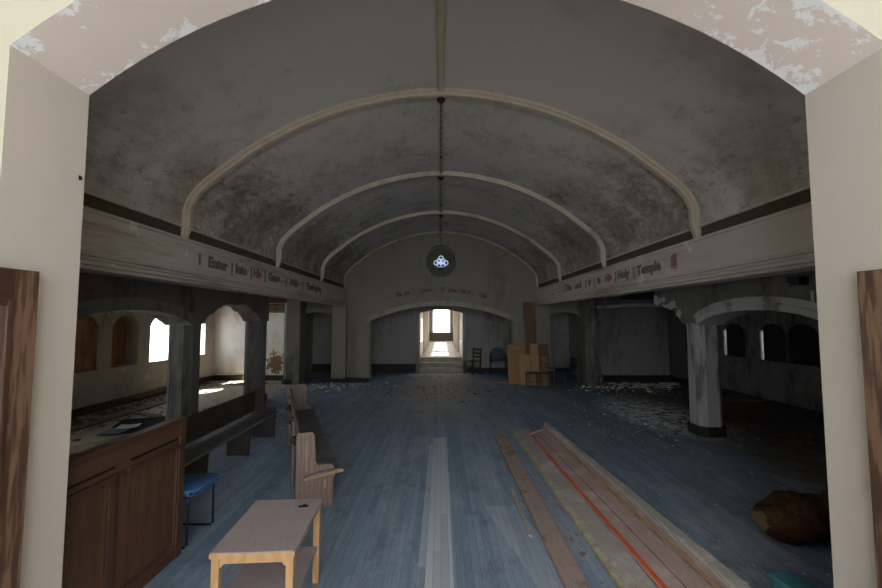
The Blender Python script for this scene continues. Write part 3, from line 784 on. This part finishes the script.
# ------------------------------------------------------------------ blue chair beside the screen
def rounded_rect(w, d, r, n=5):
    pts = []
    for cx, cy, a0 in ((w - r, d - r, 0), (-w + r, d - r, PI / 2), (-w + r, -d + r, PI), (w - r, -d + r, 3 * PI / 2)):
        for k in range(n + 1): a = a0 + PI / 2 * k / n; pts.append((cx + r * math.cos(a), cy + r * math.sin(a)))
    return pts
t = thing('cantilever_chair', 'bright blue seated chair on a thin black sled frame behind the panelled screen', 'chair', (-2.27, 3.62, 0), 0)
bm = bmesh.new(); prism(bm, rounded_rect(.23, .2, .05), .425, .47, 'z', bev=.015); link('seat', bm, 'blue', t, True)
bm = bmesh.new(); prism(bm, [(y, z + .66) for y, z in rounded_rect(.2, .13, .05)], -.26, -.235, 'x', bev=.008); link('backrest', bm, 'blue', t, True)
for s in (-1, 1):
    bm = bmesh.new(); tube(bm, [(-.24, s * .15, .78), (-.23, s * .17, .44), (.0, s * .18, .42), (.15, s * .18, .41), (.165, s * .185, .38), (.165, s * .19, .03), (.15, s * .19, .012), (-.2, s * .19, .012)], .009); link('frame', bm, 'black', t)
bm = bmesh.new(); tube(bm, [(-.2, -.19, .012), (-.2, .19, .012)], .009); link('floor_bar', bm, 'black', t)

# ------------------------------------------------------------------ chairs at the far end
# ladder back chair
def ladder_chair(name, label, loc, rz, mat='chairwood', s=1.0):
    t = thing(name, label, 'chair', loc, rz); t.scale = (s, s, s)
    for sx in (-1, 1):
        bm = bmesh.new(); bar(bm, (sx * .19, .18, 0), (sx * .19, .22, .88), .032, .03); link('leg', bm, mat, t)
        bm = bmesh.new(); bar(bm, (sx * .2, -.2, 0), (sx * .2, -.2, .43), .034); link('leg', bm, mat, t)
    for z in (.55, .68, .81):
        bm = bmesh.new(); box(bm, (-.18, .192, z), (.18, .212, z + .05), .004); link('back_slat', bm, mat, t)
    bm = bmesh.new(); box(bm, (-.22, -.22, .43), (.22, .2, .455), .008); link('seat', bm, mat, t)
    for z in (.15, .25):
        bm = bmesh.new(); bar(bm, (-.19, -.2, z), (.19, -.2, z), .018); bar(bm, (-.2, -.2, z), (-.19, .19, z), .018); bar(bm, (.2, -.2, z), (.19, .19, z), .018); link('stretcher', bm, mat, t)
    return t
ladder_chair('ladder_back_chair', 'dark brown wooden ladder-back chair standing beside the far doorway', (1.10, 14.05, 0), -.9)
# round-backed blue fabric chair with arms
t = thing('armchair', 'grey-blue round-backed armchair with black metal legs against the vestibule wall', 'chair', (2.0, 14.05, 0), 0)
def arc_back(w, z0, z1, y0, y1, n=10):
    pts = [(-w, z0)] + [(-w * math.cos(PI * k / n), z1 - w * .9 + w * .9 * math.sin(PI * k / n)) for k in range(n + 1)] + [(w, z0)]
    return pts
bm = bmesh.new(); prism(bm, arc_back(.24, .48, .9, 0, 0), .2, .235, 'y', bev=.01); link('backrest', bm, 'bluedark', t)
bm = bmesh.new(); prism(bm, rounded_rect(.25, .22, .05), .42, .47, 'z', bev=.01); link('seat', bm, 'bluedark', t)
for sx in (-1, 1):
    bm = bmesh.new(); tube(bm, [(sx * .28, -.2, 0), (sx * .28, -.2, .6), (sx * .27, .2, .62)], .013); link('arm', bm, 'black', t)
    bm = bmesh.new(); tube(bm, [(sx * .27, .2, 0), (sx * .27, .2, .62), (sx * .25, .22, .7)], .013); link('leg', bm, 'black', t)
# navy shell chair seen sideways
t = thing('shell_chair', 'navy plastic shell chair turned sideways beside the plywood sheets', 'chair', (3.50, 11.25, 0), math.radians(-80))
def shell(bm, w=.2):
    pr = [(-.22, .43), (-.1, .42), (.05, .415), (.15, .43), (.2, .5), (.23, .62), (.25, .74), (.26, .8)]
    A = []
    for i, (y, z) in enumerate(pr):
        row = []
        for k in range(9):
            u = -1 + k / 4; ww = w * (1 if i < 5 else 1 - .12 * (i - 4)); row.append(bm.verts.new((u * ww, y - .03 * u * u, z + .03 * u * u)))
        A.append(row)
    for a, b in zip(A, A[1:]):
        for k in range(8): bm.faces.new((a[k], a[k + 1], b[k + 1], b[k]))
bm = bmesh.new(); shell(bm)
o = link('shell', bm, 'navy', t, True); sm_ = o.modifiers.new('thickness', 'SOLIDIFY'); sm_.thickness = .012
for sx in (-1, 1):
    bm = bmesh.new(); tube(bm, [(sx * .22, -.2, 0), (sx * .17, -.12, .41)], .012); link('leg', bm, 'black', t)
    bm = bmesh.new(); tube(bm, [(sx * .22, .24, 0), (sx * .17, .12, .41)], .012); link('leg', bm, 'black', t)
# two small wooden seats in front of the plywood
def stool(name, label, loc, rz, w, h, cat='stool'):
    t = thing(name, label, cat, loc, rz)
    bm = bmesh.new(); box(bm, (-w / 2, -.16, h - .03), (w / 2, .16, h), .006); link('seat', bm, 'chairwood', t)
    for sx in (-1, 1):
        for sy in (-1, 1):
            bm = bmesh.new(); bar(bm, (sx * (w / 2 - .01), sy * .15, 0), (sx * (w / 2 - .03), sy * .13, h - .03), .028); link('leg', bm, 'chairwood', t)
    bm = bmesh.new(); bar(bm, (-w / 2 + .02, -.14, h * .45), (w / 2 - .02, -.14, h * .45), .018); link('stretcher', bm, 'chairwood', t)
    return t
stool('stool', 'low dark wooden stool standing in front of the plywood sheets', (2.56, 11.25, 0), .05, .34, .42)
ladder_chair('wooden_chair', 'small dark wooden chair in front of the tall leaning board', (2.98, 11.3, 0), 2.9, s=.88)

# plywood and boards leaning on the back wall
def lean(name, label, x0, x1, h, yb, yt, mat, th=.018, tilt=0, taper=0, cat='board', group=None):
    t = bmesh.new()
    pts = [(x0, 0), (x1, 0), (x1 + tilt - taper, h), (x0 + tilt + taper, h)]
    A = [t.verts.new((x, yb + (yt - yb) * z / h, z)) for x, z in pts]; B = [t.verts.new((x, yb + (yt - yb) * z / h - th, z)) for x, z in pts]
    t.faces.new(A); t.faces.new(B[::-1])
    for i in range(4): t.faces.new((A[i], A[(i + 1) % 4], B[(i + 1) % 4], B[i]))
    return tag(link(name, t, mat), label, cat, group)
lean('plywood_sheet', 'wide low orange-brown plywood sheet leaning beside the main back arch', 1.98, 2.62, 1.13, 11.85, 12.06, 'ply')
lean('plywood_sheet', 'dark brown plywood sheet leaning behind the small wooden chair', 2.60, 3.2, 1.14, 11.88, 12.06, 'plyd')
lean('leaning_board', 'tall narrow dark board leaning against the back wall above the plywood', 2.52, 2.86, 2.4, 11.75, 12.02, 'plyd', tilt=-.08, taper=.03)
lean('leaning_board', 'light tan board propped in front of the plywood beside the stool', 2.28, 2.60, .86, 11.62, 11.8, 'ply2')
lean('leaning_board', 'pale upright board propped between the light tan board and the small wooden chair', 2.62, 2.86, 1.18, 11.66, 11.8, 'ply2', tilt=-.02)
lean('leaning_board', 'narrow pale offcut propped behind the small wooden chair legs', 2.90, 3.06, .8, 11.62, 11.75, 'ply')
tag(mkbox('fallen_lath', (1.25, 12.0, 0), (1.95, 12.05, .03), 'ply2'), 'thin pale lath lying flat on the floor beside the plywood', 'lath').rotation_euler = (0, 0, 0)

# ------------------------------------------------------------------ loose planks on the floor
def quad_plank(name, label, fr, nr, z0, z1, mat, y0=2.35, cat='plank', bev=.004, group=None):
    """fr=(xl,xr,y) far end, nr=(xl,xr,y) near end, extrapolated to y0"""
    def ex(xf, yf, xn, yn): return xn + (xn - xf) * (yn - y0) / (yf - yn)
    xl, xr = ex(fr[0], fr[2], nr[0], nr[2]), ex(fr[1], fr[3], nr[1], nr[2])
    bm = bmesh.new(); prism(bm, [(fr[0], fr[2]), (fr[1], fr[3]), (xr, y0), (xl, y0)], z0, z1, 'z', bev=bev)
    return tag(link(name, bm, mat), label, cat, group), (xl, xr)
quad_plank('loose_plank', 'narrow brown plank lying apart to the side of the wide plank pile', (.855, 1.05, 6.6, 6.66), (.87, 1.04, 2.9), 0, .035, 'plankbrown')
pB, _ = quad_plank('wide_plank', 'wide grey plank with a pale yellow edge', (1.19, 1.47, 6.82, 6.9), (1.245, 1.50, 2.85), 0, .04, 'plankgrey')
def strip(parent, name, mat, f, n_, z0, z1, label=None, y0=2.36):
    (fl_, fr_, fy), (nl, nr_, ny) = f, n_
    k = (ny - y0) / (fy - ny)
    bm = bmesh.new(); prism(bm, [(fl_, fy), (fr_, fy), (nr_ + (nr_ - fr_) * k, y0), (nl + (nl - fl_) * k, y0)], z0, z1, 'z')
    o = link(name, bm, mat, parent)
    if label: o['label'] = label
    return o
strip(pB, 'pale_edge', 'paleedge', (1.19, 1.245, 6.80), (1.243, 1.30, 2.85), .002, .0425, 'pale yellow board edge')
pC, _ = quad_plank('wide_plank', 'wide reddish-brown plank with an orange-red painted stripe', (1.40, 1.72, 6.55, 6.78), (1.505, 1.86, 2.85), .0405, .062, 'plankpink')
# carry the striped plank on its own body down to the floor
strip(pC, 'red_stripe', 'red', (1.408, 1.44, 6.50), (1.515, 1.557, 2.85), .06, .0635, 'orange-red painted stripe')
strip(pC, 'underside_batten', 'plankbrown', (1.50, 1.70, 6.5), (1.56, 1.80, 2.85), 0, .0405)
strip(pC, 'seam', 'slot', (1.545, 1.552, 6.5), (1.68, 1.686, 2.85), .06, .0628)
bm = bmesh.new(); prism(bm, [(1.395, 6.54), (1.60, 6.74), (1.72, 6.80), (1.72, 6.76), (1.61, 6.68), (1.41, 6.48)], .055, .085, 'z'); link('end_lip', bm, 'plankbrown', pC)
# raised moulded board
bm = bmesh.new()
def skew(pr, xf, yf, xn, yn, y0=2.35, wf=1.0, wn=1.0):
    k = (yn - y0) / (yf - yn); x0 = xn + (xn - xf) * k; w0 = wn + (wn - wf) * k
    A = [bm.verts.new((xf + x * wf, yf - .0, z)) for x, z in pr]; B = [bm.verts.new((x0 + x * w0, y0, z)) for x, z in pr]
    bm.faces.new(A); bm.faces.new(B[::-1]); n = len(pr)
    for i in range(n): bm.faces.new((A[i], A[(i + 1) % n], B[(i + 1) % n], B[i]))
skew([(.03, 0), (.03, .06), (.055, .075), (.075, .135), (.13, .14), (.135, 0)], 1.69, 6.95, 1.84, 2.85, wn=1.5)
mb = tag(link('moulded_board', bm, 'plankgrey'), 'long raised moulded board along the outer edge of the plank pile', 'plank')
strip(mb, 'tan_strip', 'tanstrip', (1.712, 1.73, 6.9), (1.868, 1.898, 2.85), .055, .078, 'tan wooden strip')
strip(mb, 'brown_strip', 'plankpink', (1.735, 1.752, 6.9), (1.903, 1.93, 2.85), .06, .10)
bm = bmesh.new(); prism(bm, [(.765, 4.58), (.80, 4.58), (.80, 3.6), (.765, 3.62)], 0, .022, 'z', bev=.003); tag(link('offcut', bm, 'plankgrey'), 'short thin grey offcut lying between the pale floor strip and the plank', 'offcut')

# ------------------------------------------------------------------ right side objects
# long dark bench behind the pier
t = thing('storage_bench', 'dark wooden bench with a dusty top behind the pale pier', 'bench', (5.45, 7.62, 0), 0)
bm = bmesh.new(); box(bm, (-.5, -.22, .40), (.56, .25, .43), .006); link('bench_top', bm, 'pewseat', t)
bm = bmesh.new(); box(bm, (-.46, -.19, .10), (.44, -.16, .40)); link('front_board', bm, 'railwood', t)
for x in (-.46, .42):
    bm = bmesh.new(); box(bm, (x, -.2, 0), (x + .04, .22, .40)); link('end_support', bm, 'railwood', t)
# lumpy roll of brown fibre
bm = bmesh.new(); rr = random.Random(4); NR, NS = 22, 20; prev = None
t = thing('matted_roll', 'lumpy brown roll of matted fibre lying on the dark aisle floor', 'roll', (2.80, 3.62, 0), -.05)
from mathutils import noise as mn
for i in range(NR + 1):
    u = i / NR; x = u * 1.0; r = .23 * (.32 + .60 * math.sin(min(1, u * 2.6 + .02) * PI / 2)) * (1 + .06 * math.sin(u * 9 + 1))
    ring = []
    for k in range(NS):
        a = 2 * PI * k / NS; q = V((x * 4, math.cos(a) * 1.6, math.sin(a) * 1.6))
        rr_ = r * (1 + .5 * mn.noise(q) + .16 * mn.noise(q * 3) + .05 * mn.noise(q * 9))
        ring.append(bm.verts.new((x, rr_ * math.cos(a) * 1.15, max(.0, .15 + .03 * u + rr_ * math.sin(a) * .92))))
    if prev:
        for k in range(NS): bm.faces.new((prev[k], prev[(k + 1) % NS], ring[(k + 1) % NS], ring[k]))
    else: first = [v.co.copy() for v in ring]
    prev = ring
bm.faces.new(prev); link('roll_body', bm, 'fibre', t, True)
bm = bmesh.new(); vs = [bm.verts.new(c + V((-.004, 0, 0))) for c in first]; vc = [bm.verts.new(c + V((.03, 0, 0))) for c in first]
bm.faces.new(vs)
for k in range(NS): bm.faces.new((vs[k], vs[(k + 1) % NS], vc[(k + 1) % NS], vc[k]))
link('cut_end', bm, 'fibreend', t)['label'] = 'pale tan cut end'
# teal box by the jamb
t = thing('storage_box', 'small teal plastic box on the floor beside the jamb and plank pile', 'box', (2.215, 2.60, 0), .1)
bm = bmesh.new(); box(bm, (-.075, -.17, 0), (.075, .10, .235), .02); link('body', bm, 'teal', t)
bm = bmesh.new(); box(bm, (-.088, -.185, .23), (.088, .115, .262), .014); link('lid', bm, 'teal', t)
# wall mounted loudspeaker
t = thing('wall_speaker', 'small black box speaker mounted high on the arcade wall', 'speaker', (4.23, 4.66, 2.34), 0)
bm = bmesh.new(); box(bm, (-.12, -.085, -.05), (-.03, .085, .05), .01); link('cabinet', bm, 'black', t)
bm = bmesh.new(); box(bm, (-.125, .045, -.035), (-.12, .07, -.025)); link('badge', bm, 'paper', t)
bm = bmesh.new(); box(bm, (-.03, -.03, -.02), (0, .03, .02)); link('bracket', bm, 'iron', t)
mkb = mkbox('pale_mark', (4.222, 4.52, 2.02), (4.229, 4.56, 2.22), 'archband'); mkb['kind'] = 'structure'; mkb.name = 'trim_21'

# ------------------------------------------------------------------ pendants
def pendant(y, z, L, label, r=.05):
    t = thing('ceiling_pendant', label, 'light fitting', (0, y, z), 0, 'chains hanging from the vault ribs')
    bm = bmesh.new(); lathe(bm, [(.012, -.055), (r * .8, -.03), (r, -.012), (r, 0)], n=20); link('canopy', bm, 'iron', t)
    bm = bmesh.new(); n = int(L * .72 / .035); z0 = -.05
    for k in range(n):
        a = PI / 2 * (k % 2); zc = z0 - .0175 - k * .035
        pts = [(math.cos(a) * .009 * math.cos(q), math.sin(a) * .009 * math.cos(q), zc + .024 * math.sin(q)) for q in [2 * PI * j / 10 for j in range(11)]]
        tube(bm, pts, .0038, 5)
    link('chain', bm, 'iron', t)
    bm = bmesh.new(); zc = z0 - n * .035; tube(bm, [(0, 0, zc + .02), (0, 0, -L)], .006, 6); link('rod', bm, 'iron', t)
    bm = bmesh.new(); lathe(bm, [(.006, -.05), (.018, -.03), (.006, 0)], (0, 0, zc + .01), 12); link('hook', bm, 'iron', t)
    return t
pendant(4.57, 4.49, .92, 'black canopy and chain hanging from the vault rib over the coffee table end', .05)
pendant(7.2, 4.49, .66, 'black canopy and short chain hanging from the middle vault rib', .06)
pendant(9.87, 4.49, .80, 'black canopy and rod hanging from the vault rib before the round window', .06)

# ------------------------------------------------------------------ paper and boards on the aisle floor
def sheet(name, label, cx, cy, w, l, rz, mat, cat, h=.008, z=0, curl=.03):
    bm = bmesh.new(); n = 6; rows = []
    for i in range(n + 1):
        rows.append([bm.verts.new(((j / n - .5) * w, (i / n - .5) * l, z + h + curl * ((i / n - .5) ** 2 + (j / n - .5) ** 2) * 1.5)) for j in range(n + 1)])
    for a, b in zip(rows, rows[1:]):
        for j in range(n): bm.faces.new((a[j], a[j + 1], b[j + 1], b[j]))
    o = tag(link(name, bm, mat), label, cat); o.location = (cx, cy, 0); o.rotation_euler = (0, 0, rz)
    md = o.modifiers.new('thickness', 'SOLIDIFY'); md.thickness = .006
    return o
sheet('cardboard_sheet', 'long tan cardboard sheet on the aisle floor just above the screen cap', -5.1, 6.15, .42, 1.0, -.5, 'card', 'cardboard')
sheet('paper_sheet', 'crumpled white paper lying on the blue card in the aisle', -5.36, 6.98, .30, .26, .3, 'paper', 'paper', h=.055)
sheet('card_sheet', 'blue card lying under the crumpled white paper in the aisle', -5.44, 6.80, .34, .36, .2, 'bluepaper', 'card', h=.035, curl=.01)
sheet('plastic_sheet', 'black plastic sheet lying on the aisle floor near the pier', -5.35, 7.25, .8, 1.1, .4, 'darkcard', 'sheet')
sheet('plastic_sheet', 'black plastic scrap on the aisle floor at the jamb end of the cardboard', -5.95, 5.75, .5, .6, -.4, 'darkcard', 'sheet')
tag(mkbox('floor_board', (-6.4, 6.2, .0), (-6.2, 9.6, .03), 'card'), 'tan board lying lengthways on the aisle floor under the boarded windows', 'board')
o = tag(mkbox('floor_board', (-.09, -.7, 0), (.09, .7, .025), 'card'), 'tan board lying askew on the aisle floor next to the first grey pier', 'board'); o.location = (-5.3, 8.6, 0); o.rotation_euler = (0, 0, .5)
o = tag(mkbox('floor_board', (-.07, -.5, 0), (.07, .5, .02), 'card'), 'short tan board lying across the aisle floor behind the black sheet', 'board'); o.location = (-5.9, 8.1, 0); o.rotation_euler = (0, 0, 1.1)
t = thing('wall_hook', 'tiny rusty hook on the edge of the jamb above the panelled screen', 'hook', (-2.0, 2.17, 2.68))
bm = bmesh.new(); box(bm, (0, -.007, -.012), (.004, .007, .012)); link('hook_plate', bm, 'iron', t)
bm = bmesh.new(); tube(bm, [(.003, 0, .005), (.012, 0, .004), (.014, 0, -.006), (.01, 0, -.011)], .002, 6); link('hook_arm', bm, 'iron', t)

# ------------------------------------------------------------------ rubble and chips (uncountable)
AVOID = [(.84, 2.12, 2, 7.0), (4.9, 6.1, 7.3, 7.95), (2.7, 4.0, 3.3, 4.0), (1.9, 3.8, 11.0, 12.2), (.8, 1.4, 13.8, 14.4), (1.7, 2.4, 13.8, 14.4), (-1.4, -.8, 2.3, 3.1), (-3.1, -2.0, 3.3, 6.8), (-2.7, -.9, 4, 7.3), (-5.7, -4.6, 5.4, 7.2), (-6.0, -4.9, 6.5, 7.9), (-6.1, -5.4, 5.5, 6.2), (-6.45, -6.15, 6.1, 9.7)]
def scatter(name, label, spots, mat, seed, flat=.4, cat='debris'):
    rr = random.Random(seed); bm = bmesh.new()
    for cx, cy, sx, sy, n, r0, r1 in spots:
        for _ in range(n):
            x = rr.gauss(cx, sx); y = rr.gauss(cy, sy); r = rr.uniform(r0, r1) * (1 if rr.random() < .85 else 1.8)
            if any(a0 < x < a1 and b0 < y < b1 for a0, a1, b0, b1 in AVOID) and not name == 'wood_splinters': continue
            if abs(x) > 6.98 or y > 14.3: continue
            if 4.15 < abs(x) < 4.75 and not (3.95 < y < 6.4 or 7.2 < y < 9.1 or 9.8 < y < 11.6): continue
            if y > 12.0 and not (abs(x) < 2.0 and y > 12.8): continue
            a = rr.uniform(0, PI); k = rr.randint(3, 5)
            h = r * flat * rr.uniform(.5, 1.2)
            ps = []
            for j in range(k):
                an = a + 2 * PI * j / k + rr.uniform(-.3, .3); q = r * rr.uniform(.6, 1.2); ps.append((x + q * math.cos(an), y + q * math.sin(an)))
            try: prism(bm, ps, 0, h)
            except ValueError: pass
    return tag(link(name, bm, mat), label, cat, kind='stuff')
scatter('plaster_chips', 'pale flakes of fallen plaster scattered over the floor', [
    (4.5, 8.6, .45, 1.0, 300, .004, .015), (4.3, 7.3, .7, .6, 160, .006, .02), (5.9, 11.8, .5, .25, 150, .02, .07), (4.8, 11.3, 1.0, .4, 160, .015, .05), (3.3, 5.5, .7, 1.4, 70, .005, .014),
    (2.6, 3.2, .3, .3, 30, .006, .014), (-3.0, 11.5, .6, .4, 260, .01, .035), (0, 9, 2.4, 2.2, 70, .006, .02), (.2, 5, 1, 1.4, 22, .005, .012), (-5.2, 11.6, .5, .5, 60, .012, .03), (3, 8, 1.2, 1.5, 60, .004, .012), (-1.9, 4.8, .4, .6, 8, .006, .012)], 'chips', 3)
scatter('floor_rubble', 'grey-brown rubble and dirt strewn along the aisles and far end', [
    (-5.6, 7.2, .8, 1.3, 600, .01, .03), (-6.7, 8, .25, 2.0, 500, .015, .045), (-6.2, 11.9, .6, .25, 160, .02, .05), (5.7, 9.7, .7, 1.2, 300, .01, .03), (5.5, 6.5, .8, 1.2, 150, .01, .04), (0, 10.8, 1.1, .8, 260, .01, .035), (3.6, 11.3, .8, .5, 160, .012, .04), (-2.6, 11.5, .6, .4, 100, .01, .03), (0, 13.4, .9, .4, 100, .01, .03)], 'rubble', 4)
scatter('wood_splinters', 'small splinters and crumbs between the narrow plank and the plank pile', [(1.12, 4.4, .05, .55, 70, .006, .02), (1.13, 3.3, .05, .5, 40, .006, .02)], 'splinter', 5)

# ------------------------------------------------------------------ light: sky through the windows
w = bpy.data.worlds.new('sky'); S.world = w; w.use_nodes = True
bg = w.node_tree.nodes['Background']; bg.inputs[0].default_value = (.82, .91, 1.0, 1); bg.inputs[1].default_value = 9.0
def portal(loc, rot, sx, sy):
    l = bpy.data.lights.new('window_daylight', 'AREA'); l.shape = 'RECTANGLE'; l.size = sx; l.size_y = sy
    o = bpy.data.objects.new('window_daylight', l); COL.objects.link(o); o.location = loc; o.rotation_euler = rot
    l.cycles.is_portal = True
    return o
# area light emits along local -Z
for x in (-2.05, 0, 2.05): portal((x, -4.45, 2.9), (PI / 2, 0, 0), 1.9, 4.0)
for a, b in WL[3:] + [WL[0], (2.5, 3.3), (3.6, 4.4)]: portal((-7.35, (a + b) / 2, 1.42), (PI / 2, 0, -PI / 2), b - a, 1.15)
portal((0, 26.7, 1.76), (PI / 2, 0, PI), 1.1, 1.5)
for a, b in CWL:
    portal((-.9, (a + b) / 2, 1.58), (PI / 2, 0, -PI / 2), b - a, 1.15); portal((.9, (a + b) / 2, 1.58), (PI / 2, 0, PI / 2), b - a, 1.15)
l = bpy.data.lights.new('sun', 'SUN'); l.energy = 45; l.angle = math.radians(.6); l.color = (1, .96, .9)
o = bpy.data.objects.new('sun', l); COL.objects.link(o)
d = V((1, .42, -1.3)); o.rotation_euler = d.to_track_quat('-Z', 'Y').to_euler()

# ------------------------------------------------------------------ camera
cam = bpy.data.cameras.new('camera'); co = bpy.data.objects.new('camera', cam); COL.objects.link(co); S.camera = co
cam.sensor_width = 36; cam.lens = 36 * 400 / 882; cam.clip_start = .05; cam.clip_end = 200
co.location = (0, 0, 1.9); co.rotation_euler = (PI / 2 + math.atan(25 / 400), 0, 0)

S.view_settings.view_transform = 'Standard'; S.view_settings.look = 'None'; S.view_settings.gamma = 1; S.view_settings.exposure = 0.1
S.view_settings.use_curve_mapping = False
S.cycles.max_bounces = 10; S.cycles.diffuse_bounces = 6; S.cycles.use_denoising = True
